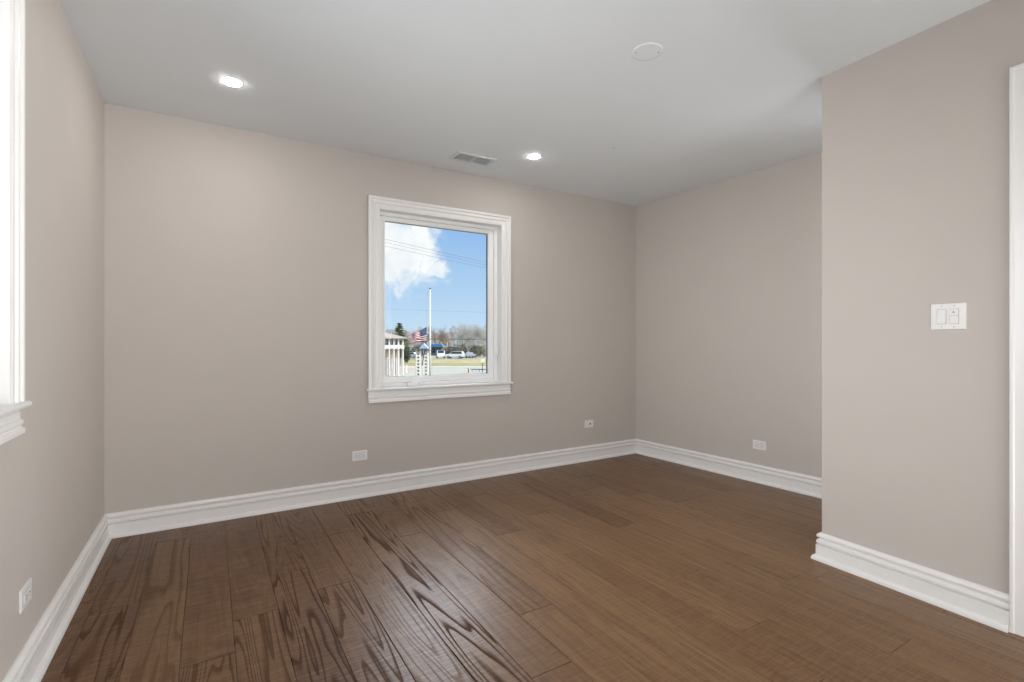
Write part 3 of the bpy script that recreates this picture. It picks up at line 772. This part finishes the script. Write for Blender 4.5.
bare_tree(468, 128, 9.6, M['bark_pale'], 'large pale bare tree, tallest of those at the right of the window', 3, 5, wide=0.62)
bare_tree(486, 136, 8.0, M['bark_pale'], 'grey bare tree at the right edge of the window view', 8, 4)
bare_tree(455, 166, 8.2, M['bark_pale'], 'smaller grey bare tree just left of the tallest one', 14, 4)
bare_tree(438, 178, 10.3, M['bark_red'], 'russet bare tree right behind the flagpole', 21, 4)
bare_tree(447, 185, 9.4, M['bark_red'], 'russet bare tree between the blue canopy and the tallest tree', 29, 4)
bare_tree(424, 180, 8.6, M['bark_red'], 'russet bare tree behind the flag', 35, 4)
bare_tree(408, 120, 8.2, M['bark_pale'], 'pale greenish bare tree right of the evergreen', 41, 4)
bare_tree(388, 112, 8.6, M['bark'], 'slim bare tree behind the roof of the white house', 47, 3)
bare_tree(505, 140, 10.0, M['bark_pale'], 'bare tree past the window edge', 53, 3)
bare_tree(360, 150, 9.0, M['bark'], 'bare tree far behind the white house', 58, 3)
conifer(399.5, 104, 8.2, 'dark evergreen rising behind the roof of the white house', 4)
# far belt of leafless woods, beyond counting
rng = random.Random(77); m = MB(); wx, wy = sight(440, 215)
for k in range(14000):
    u = rng.uniform(330, 560); d = rng.uniform(205, 235); top = 8.6 + 1.6 * math.sin(u * 0.21) + 1.0 * math.sin(u * 0.57 + 1)
    h = top * rng.random() ** 0.9; x, y = sight(u, d)
    p = Vector((x - wx, y - wy, h)); t_ = Vector((rng.uniform(-1, 1), rng.uniform(-1, 1), rng.uniform(0.3, 1.6))).normalized() * rng.uniform(0.6, 1.5)
    w_ = t_.orthogonal().normalized() * 0.11
    m.add([p - w_, p + w_, p + t_], [(0, 1, 2)], rng.choice([0, 0, 1]))
for k in range(110):
    u = 330 + 230 * (k + rng.random()) / 110; x, y = sight(u, rng.uniform(207, 233))
    m.tube((x - wx, y - wy, -0.1), (x - wx, y - wy, rng.uniform(5, 8)), 0.16, 0.06, 5)
o = m.build('distant_woods', [M['bark_red'], M['bark']], loc=(wx, wy, GZ), fix=False)
tag(o, 'brown belt of leafless woods along the horizon', 'woods', None, 'stuff')
# green shrubs by the house
def shrub(u, d, h, w, mat, label, seed, n=420, group=None, size=0.2):
    rng = random.Random(seed); x, y = sight(u, d); root = empty('shrub', (x, y, GZ)); tag(root, label, 'shrub', group)
    m = MB(); leafy(m, (0, 0, h * 0.52), (w, w, h * 0.5), n, size, rng); m.build('foliage', mat, root, fix=False)
    m = MB()
    for k in range(5):
        a = k * 1.3; m.tube((0, 0, -0.05), (math.cos(a) * w * 0.5, math.sin(a) * w * 0.5, h * 0.6), 0.06, 0.03, 5)
    m.build('stems', M['bark'], root)
shrub(405.8, 105, 5.0, 0.9, M['leaf'], 'tall green shrub beside the end of the white house', 2)
shrub(406.6, 97, 3.3, 0.8, M['hedge'], 'dark bush low beside the end of the white house', 6)
for k, (u, d, h, w, mt, lb) in enumerate([
        (410, 126, 2.7, 2.2, 'hedge', 'dark clipped bush behind the silver car'), (420, 128, 3.3, 2.4, 'hedge', 'dark bush behind the white block pillars'),
        (449, 132, 3.0, 2.4, 'straw', 'dry brush at the left foot of the tallest tree'), (457, 130, 3.4, 2.6, 'straw', 'dry brush behind the white car'),
        (466, 131, 3.6, 2.8, 'straw', 'dry brush under the tallest tree'), (475, 130, 3.2, 2.6, 'hedge', 'dark brush right of the tallest tree trunk'),
        (484, 132, 3.6, 2.6, 'straw', 'dry brush at the right edge of the window view')]):
    shrub(u, d, h, w, M[mt], lb, 60 + k, 520, 'brush along the parking lot', 0.24)

# ------------------------------------------------------------------ shop with the blue canopy
def make_shop():
    a, b = sight(404, 146), sight(458, 146)
    L = math.dist(a, b); ang = math.atan2(b[1] - a[1], b[0] - a[0])
    root = empty('shop_building', (a[0], a[1], GZ), ang); tag(root, 'long low dark teal shop with a blue canopy beyond the cars', 'building')
    m = MB(); m.box((0, 0.4, 0), (L, 9, 2.55)); m.build('wall', M['teal'], root)
    for k in range(8):
        x = 0.7 + k * (L - 1.4) / 8; m = MB(); m.box((x, 0.30, 0.5), (x + 1.25, 0.42, 2.0)); f = m.build('window', M['bluegrey'], root)
        m = MB(); m.box((x + 0.1, 0.27, 0.6), (x + 1.15, 0.31, 1.9)); m.build('pane', M['carglass'], f)
    m = MB(); m.box((-0.3, 0.0, 2.45), (L + 0.3, 9.3, 2.68)); m.build('roof_edge', M['concrete'], root)
    p0, p1 = L * 0.50, L * 0.73
    m = MB(); m.add([(p0, -1.0, 2.7), (p1, -1.0, 2.7), (p1, 2.2, 2.7), (p0, 2.2, 2.7), (p0 + 0.2, -0.6, 3.35), (p1 - 0.5, -0.6, 3.35), (p1 - 0.5, 2.0, 3.35), (p0 + 0.2, 2.0, 3.35)],
                    [(0, 1, 5, 4), (1, 2, 6, 5), (2, 3, 7, 6), (3, 0, 4, 7), (4, 5, 6, 7), (0, 3, 2, 1)])
    m.build('canopy', M['blue'], root)
make_shop()

# ------------------------------------------------------------------ cars
def car(u, d, heading, paint, label, kind='sedan'):
    x, y = sight(u, d); root = empty('car', (x, y, GZ + 0.03), heading); tag(root, label, 'car', 'cars in the parking lot')
    if kind == 'van':
        L, Wd, prof = 4.9, 1.9, [(-2.45, 0.35), (2.4, 0.35), (2.45, 0.8), (2.3, 1.05), (1.55, 1.2), (0.95, 1.95), (-2.3, 2.0), (-2.45, 1.2)]
        cab = [(1.35, 1.22), (0.88, 1.85), (-2.2, 1.9), (-2.3, 1.25)]
    elif kind == 'suv':
        L, Wd, prof = 4.7, 1.85, [(-2.3, 0.4), (2.25, 0.4), (2.35, 0.75), (2.2, 1.0), (1.1, 1.12), (0.45, 1.68), (-1.9, 1.72), (-2.25, 1.1)]
        cab = [(0.95, 1.13), (0.4, 1.6), (-1.8, 1.64), (-2.05, 1.14)]
    else:
        L, Wd, prof = 4.5, 1.75, [(-2.2, 0.38), (2.2, 0.38), (2.27, 0.65), (2.05, 0.85), (1.05, 0.97), (0.35, 1.42), (-1.05, 1.44), (-1.75, 1.03), (-2.2, 0.95)]
        cab = [(0.88, 0.98), (0.3, 1.36), (-1.0, 1.38), (-1.55, 1.03)]
    def side(pf, w, name, mat, bev, par, inset=0.0):
        bm = bmesh.new(); n = len(pf)
        va = [bm.verts.new((p, -w, z)) for p, z in pf]; vb = [bm.verts.new((p, w, z)) for p, z in pf]
        bm.faces.new(va); bm.faces.new(vb[::-1])
        for k in range(n): bm.faces.new((va[k], vb[k], vb[(k + 1) % n], va[(k + 1) % n]))
        bmesh.ops.recalc_face_normals(bm, faces=bm.faces)
        if bev: bmesh.ops.bevel(bm, geom=list(bm.edges), offset=bev, segments=2, affect='EDGES')
        mm = MB(); mm.addbm(bm); return mm.build(name, mat, par)
    side(prof, Wd / 2, 'body', paint, 0.09, root)
    side(cab, Wd / 2 + 0.012, 'side_windows', M['carglass'], 0.0, root)
    (wx0, wz0), (wx1, wz1) = {'van': ((1.52, 1.24), (0.99, 1.90)), 'suv': ((1.07, 1.15), (0.49, 1.64)), 'sedan': ((1.00, 1.00), (0.40, 1.38))}[kind]
    k_ = Vector((wz1 - wz0, 0, wx0 - wx1)).normalized() * 0.02; hw_ = Wd / 2 - 0.16
    m = MB(); qs = [Vector((wx0, -hw_, wz0)), Vector((wx0, hw_, wz0)), Vector((wx1, hw_ - 0.08, wz1)), Vector((wx1, -hw_ + 0.08, wz1))]
    m.add([q - k_ for q in qs] + [q + k_ for q in qs], [(0, 1, 2, 3), (4, 5, 6, 7), (0, 1, 5, 4), (1, 2, 6, 5), (2, 3, 7, 6), (3, 0, 4, 7)])
    m.build('windscreen', M['carglass'], root)
    for sx in (-1, 1):
        for sy in (-1, 1):
            m = MB(); cx_ = sx * L * 0.30
            m.tube((cx_, sy * (Wd / 2 - 0.18), 0.33), (cx_, sy * (Wd / 2 + 0.02), 0.33), 0.33, 0.33, 18)
            wh = m.build('wheel', M['tyre'], root)
            m = MB(); m.tube((cx_, sy * (Wd / 2 + 0.02), 0.33), (cx_, sy * (Wd / 2 + 0.03), 0.33), 0.19, 0.17, 14); m.build('hub_cap', M['carsilver'], wh)
AL = -YAW
car(440.5, 122, AL + R(-78), M['carwhite'], 'white van right of the flagpole', 'van')
car(455.0, 120, AL + R(170), M['carwhite'], 'white car with its side to the lawn, largest in the lot', 'suv')
car(411, 121, AL + R(165), M['carsilver'], 'silver car left of the block pillars')
car(471, 125, AL + R(80), M['carsilver'], 'pale car partly under the tallest tree')

# ------------------------------------------------------------------ white house with colonnade
def make_house():
    a, b = sight(366, 55.5), sight(404.3, 60)
    L = math.dist(a, b); ang = math.atan2(b[1] - a[1], b[0] - a[0])
    root = empty('colonnade_house', (a[0], a[1], GZ), ang); tag(root, 'two-storey white house with a colonnade and brown roof at the left', 'building')
    eave = 4.62
    m = MB(); m.box((-6, 0.7, 0), (L - 0.1, 10, eave - 0.1)); m.build('wall', M['siding'], root)
    m = MB(); m.box((-6, 0.66, 2.25), (L - 0.2, 0.72, 3.15)); m.build('wall_band', M['tanwall'], root)
    m = MB(); m.box((-6, 0.0, 3.36), (L, 0.7, 3.76)); m.build('gallery_beam', M['white'], root)
    m = MB(); m.box((-6, 0.0, 0.0), (L, 0.7, 0.12)); m.build('porch_slab', M['concrete'], root)
    m = MB()
    ev = eave; rd = 1.55
    m.add([(-6.4, -0.3, ev), (L + 0.25, -0.3, ev), (L + 0.25, 10.2, ev), (-6.4, 10.2, ev), (-2.0, 4.8, ev + rd), (L - 3.6, 4.8, ev + rd),
           (-6.4, -0.3, ev - 0.14), (L + 0.25, -0.3, ev - 0.14), (L + 0.25, 10.2, ev - 0.14), (-6.4, 10.2, ev - 0.14)],
          [(0, 1, 5, 4), (1, 2, 5), (2, 3, 4, 5), (3, 0, 4), (0, 6, 7, 1), (1, 7, 8, 2), (2, 8, 9, 3), (3, 9, 6, 0), (6, 9, 8, 7)])
    m.build('roof', M['roof'], root)
    xs = [L - 0.13 - k * 0.70 for k in range(18) if L - 0.13 - k * 0.70 > -5.8]
    for x in xs:
        m = MB(); m.box((x - 0.07, 0.04, 0.12), (x + 0.07, 0.24, 3.36)); m.box((x - 0.13, 0.02, 0.12), (x + 0.13, 0.29, 0.26)); m.box((x - 0.125, 0.025, 3.27), (x + 0.125, 0.28, 3.36))
        m.build('column', M['white'], root)
        m = MB(); m.box((x - 0.07, 0.06, 3.76), (x + 0.07, 0.22, eave - 0.14)); m.build('gallery_post', M['white'], root)
    for x in xs[:-1]:
        m = MB(); m.box((x - 0.62, 0.62, 3.78), (x - 0.09, 0.72, 4.46)); f = m.build('window', M['white'], root)
        m = MB(); m.box((x - 0.59, 0.60, 3.80), (x - 0.12, 0.63, 4.44)); m.build('pane', M['dark'], f)
make_house()
# ------------------------------------------------------------------ block pillars with pale blue roof
x0, y0 = sight(422.2, 55); root = empty('block_kiosk', (x0, y0, GZ), AL); tag(root, 'pair of white pierced block pillars under a pale blue gabled roof', 'kiosk')
for s_ in (-1, 1):
    m = MB(); cx_ = s_ * 0.415
    for k in range(9):
        z = 0.0 + k * 0.372; hw_, hv = 0.285, 0.12
        m.box((cx_ - hw_, -0.20, z), (cx_ + hw_, 0.20, z + 0.10)); m.box((cx_ - hw_, -0.20, z + 0.275), (cx_ + hw_, 0.20, z + 0.366))
        m.box((cx_ - hw_, -0.20, z + 0.10), (cx_ - hv, 0.20, z + 0.275)); m.box((cx_ + hv, -0.20, z + 0.10), (cx_ + hw_, 0.20, z + 0.275))
    p = m.build('block_pillar', M['white'], root)
    m = MB(); m.box((cx_ - 0.16, 0.02, 0.05), (cx_ + 0.16, 0.16, 3.3)); m.build('pillar_core', M['blockgrey'] if s_ > 0 else M['blockvoid'], p)
m = MB(); m.prism([(-0.30, 0), (0.78, 0), (0.20, 0.62)], -0.4, 0.4)
m.v = [(q[0], q[2], q[1] + 3.36) for q in m.v]; m.build('roof', M['paleblue'], root)
m = MB(); m.box((-0.95, -0.55, 3.30), (1.0, 0.55, 3.40)); m.build('roof_beam', M['darkmetal'], root)
m = MB(); m.tube((0.36, -0.28, 3.3), (0.02, -0.28, 1.55), 0.05, 0.05, 8); m.build('brace', M['darkmetal'], root)
# ------------------------------------------------------------------ flagpole and flag at half mast
FD = 53.0
fx, fy = sight(430.1, FD); root = empty('flagpole', (fx, fy, GZ)); tag(root, 'tall white flagpole standing between the pillars and the cars', 'flagpole')
PH = 4.24 + (341 - 289.5) * FD / F_PX
m = MB(); m.tube((0, 0, 0), (0, 0, PH), 0.11, 0.06, 16); m.build('pole', M['white'], root)
m = MB(); m.lathe([(0.0001, PH + 0.2), (0.07, PH + 0.17), (0.1, PH + 0.1), (0.07, PH + 0.03), (0.03, PH), (0.0001, PH - 0.02)], 14); m.build('ball_finial', M['darkmetal'], root)
m = MB(); m.lathe([(0.0001, 0.22), (0.13, 0.2), (0.2, 0.1), (0.22, 0.0)], 16); m.build('base_collar', M['white'], root)
rx_, ry_ = Vector((CS, -SN)), Vector((SN, CS))
h0 = rx_ * -0.33
m = MB(); m.path([(h0.x * 0.4, h0.y * 0.4, PH - 0.05), (h0.x, h0.y, PH - 0.6), (h0.x, h0.y, 1.0)], 0.018, 6); m.build('halyard', M['rope'], root)
# flag: cloth grid, hoist on the halyard, drooping to the left
rows, cols, sub = 13, 30, 1
hx, hy = sight(426.5, FD); ztop = EYE + (341 - 326.6) * FD / F_PX
hoist, fly = 1.52, 2.25
verts, faces, mids, uvs = [], [], [], []
for r_ in range(rows + 1):
    for c_ in range(cols + 1):
        s_ = c_ / cols; q = r_ / rows
        sx = -fly * s_ * 0.84; drop = 0.98 * s_ ** 0.95 + 0.05 * math.sin(6.5 * s_ + 1.5 * q) - 0.42 * s_ * q * 0.9
        depth = 0.20 * s_ ** 0.6 * math.sin(8.5 * s_ - 1.2 * q) + 0.06 * math.sin(17 * s_ + 2 * q) * s_
        sx += 0.10 * q * math.sin(3 * s_)
        p = rx_ * sx + ry_ * depth
        verts.append((p.x, p.y, -hoist * q * (1 - 0.22 * s_) - drop + 0.28 * s_ * 0.0))
canton_cols = 12
for r_ in range(rows):
    for c_ in range(cols):
        b = r_ * (cols + 1) + c_; faces.append((b, b + 1, b + cols + 2, b + cols + 1))
        mids.append(2 if (r_ < 7 and c_ < canton_cols) else (0 if r_ % 2 == 0 else 1))
me = bpy.data.meshes.new('flag'); me.from_pydata(verts, [], faces); me.update()
for k in ('flag_red', 'flag_white', 'canton'): me.materials.append(M[k])
me.polygons.foreach_set('material_index', mids); me.polygons.foreach_set('use_smooth', [True] * len(faces))
uvl = me.uv_layers.new(name='UVMap')
for pl in me.polygons:
    for li in pl.loop_indices:
        vi = me.loops[li].vertex_index; uvl.data[li].uv = ((vi % (cols + 1)) / canton_cols, 1 - (vi // (cols + 1)) / 7.0)
fo = bpy.data.objects.new('flag', me); col.objects.link(fo); fo.location = (hx, hy, ztop)
sol = fo.modifiers.new('cloth', 'SOLIDIFY'); sol.thickness = 0.006
tag(fo, 'striped red and white flag with starred blue canton flying at half mast', 'flag')
# ------------------------------------------------------------------ street furniture
x, y = sight(482.4, 67); r = empty('cream_box', (x, y, GZ), AL); tag(r, 'cream metal box on a thin post at the right edge of the window view', 'utility box')
m = MB(); m.bbox((-0.26, -0.15, 1.32), (0.24, 0.15, 1.80), 0.03); m.build('box', M['cream'], r)
m = MB(); m.tube((0, 0, 0), (0, 0, 1.34), 0.05, 0.05, 8); m.build('post', M['darkmetal'], r)
a, b = sight(470.5, 67.6), sight(496, 67.6); L = math.dist(a, b)
r = empty('guard_rail', (a[0], a[1], GZ), math.atan2(b[1] - a[1], b[0] - a[0])); tag(r, 'low blue-grey rail along the street under the cream box', 'rail')
m = MB(); m.box((0, -0.04, 0.30), (L, 0.04, 0.44)); m.build('rail_bar', M['bluegrey'], r)
for k in range(4):
    m = MB(); xx = 0.2 + k * (L - 0.4) / 3; m.box((xx - 0.04, -0.03, 0), (xx + 0.04, 0.03, 0.31)); m.build('post', M['bluegrey'], r)
x, y = sight(468.4, 66); r = empty('bollard', (x, y, GZ), AL); tag(r, 'short dark bollard between two cream blocks at the street edge', 'bollard')
m = MB(); m.lathe([(0.0001, 0.62), (0.05, 0.61), (0.07, 0.56), (0.07, 0.0)], 12); m.build('post', M['darkmetal'], r)
for s_ in (-1, 1):
    m = MB(); m.bbox((s_ * 0.28 - 0.14, -0.12, 0), (s_ * 0.28 + 0.14, 0.12, 0.40), 0.03); m.build('block', M['cream'], r)
x, y = sight(406.6, 64); r = empty('marker_post', (x, y, GZ)); tag(r, 'slim white marker post at the end of the white house', 'post')
m = MB(); m.lathe([(0.0001, 1.15), (0.07, 1.13), (0.085, 1.08), (0.085, 0.0)], 10); m.build('shaft', M['white'], r)
m = MB(); m.lathe([(0.0001, 0.10), (0.16, 0.08), (0.18, 0.0)], 10); m.build('foot', M['concrete'], r)
# overhead wires
def wire(p, q, sag, rad, label, group):
    m = MB(); p, q = Vector(p), Vector(q); pts = []
    for k in range(25):
        s_ = k / 24; v = p.lerp(q, s_); v.z -= sag * 4 * s_ * (1 - s_); pts.append(v)
    m.path(pts, rad, 5); tag(m.build('overhead_wire', M['wire']), label, 'wire', group)
UP = 'upper overhead wires crossing the cloud'
wire(sight(300, 22, 219.0), sight(620, 44, 291.0), 0.10, 0.008, 'thin overhead wire, topmost of the three crossing the cloud', UP)
wire(sight(300, 22, 222.5), sight(620, 44, 293.0), 0.10, 0.0065, 'thin overhead wire, middle of the three crossing the cloud', UP)
wire(sight(300, 22, 227.0), sight(620, 44, 295.0), 0.10, 0.007, 'thin overhead wire, lowest of the three crossing the cloud', UP)
LO = 'lower overhead wires'
wire(sight(250, 70, 304), sight(650, 74, 317.0), 0.1, 0.008, 'faint overhead wire crossing the blue sky above the flag', LO)
wire(sight(250, 50, 337.8), sight(650, 50, 338.4), 0.1, 0.04, 'dark overhead cable at roof height crossing behind the flag', LO)
wire(sight(250, 50, 349.2), sight(650, 50, 349.6), 0.1, 0.022, 'lower dark cable just above the parked cars', LO)
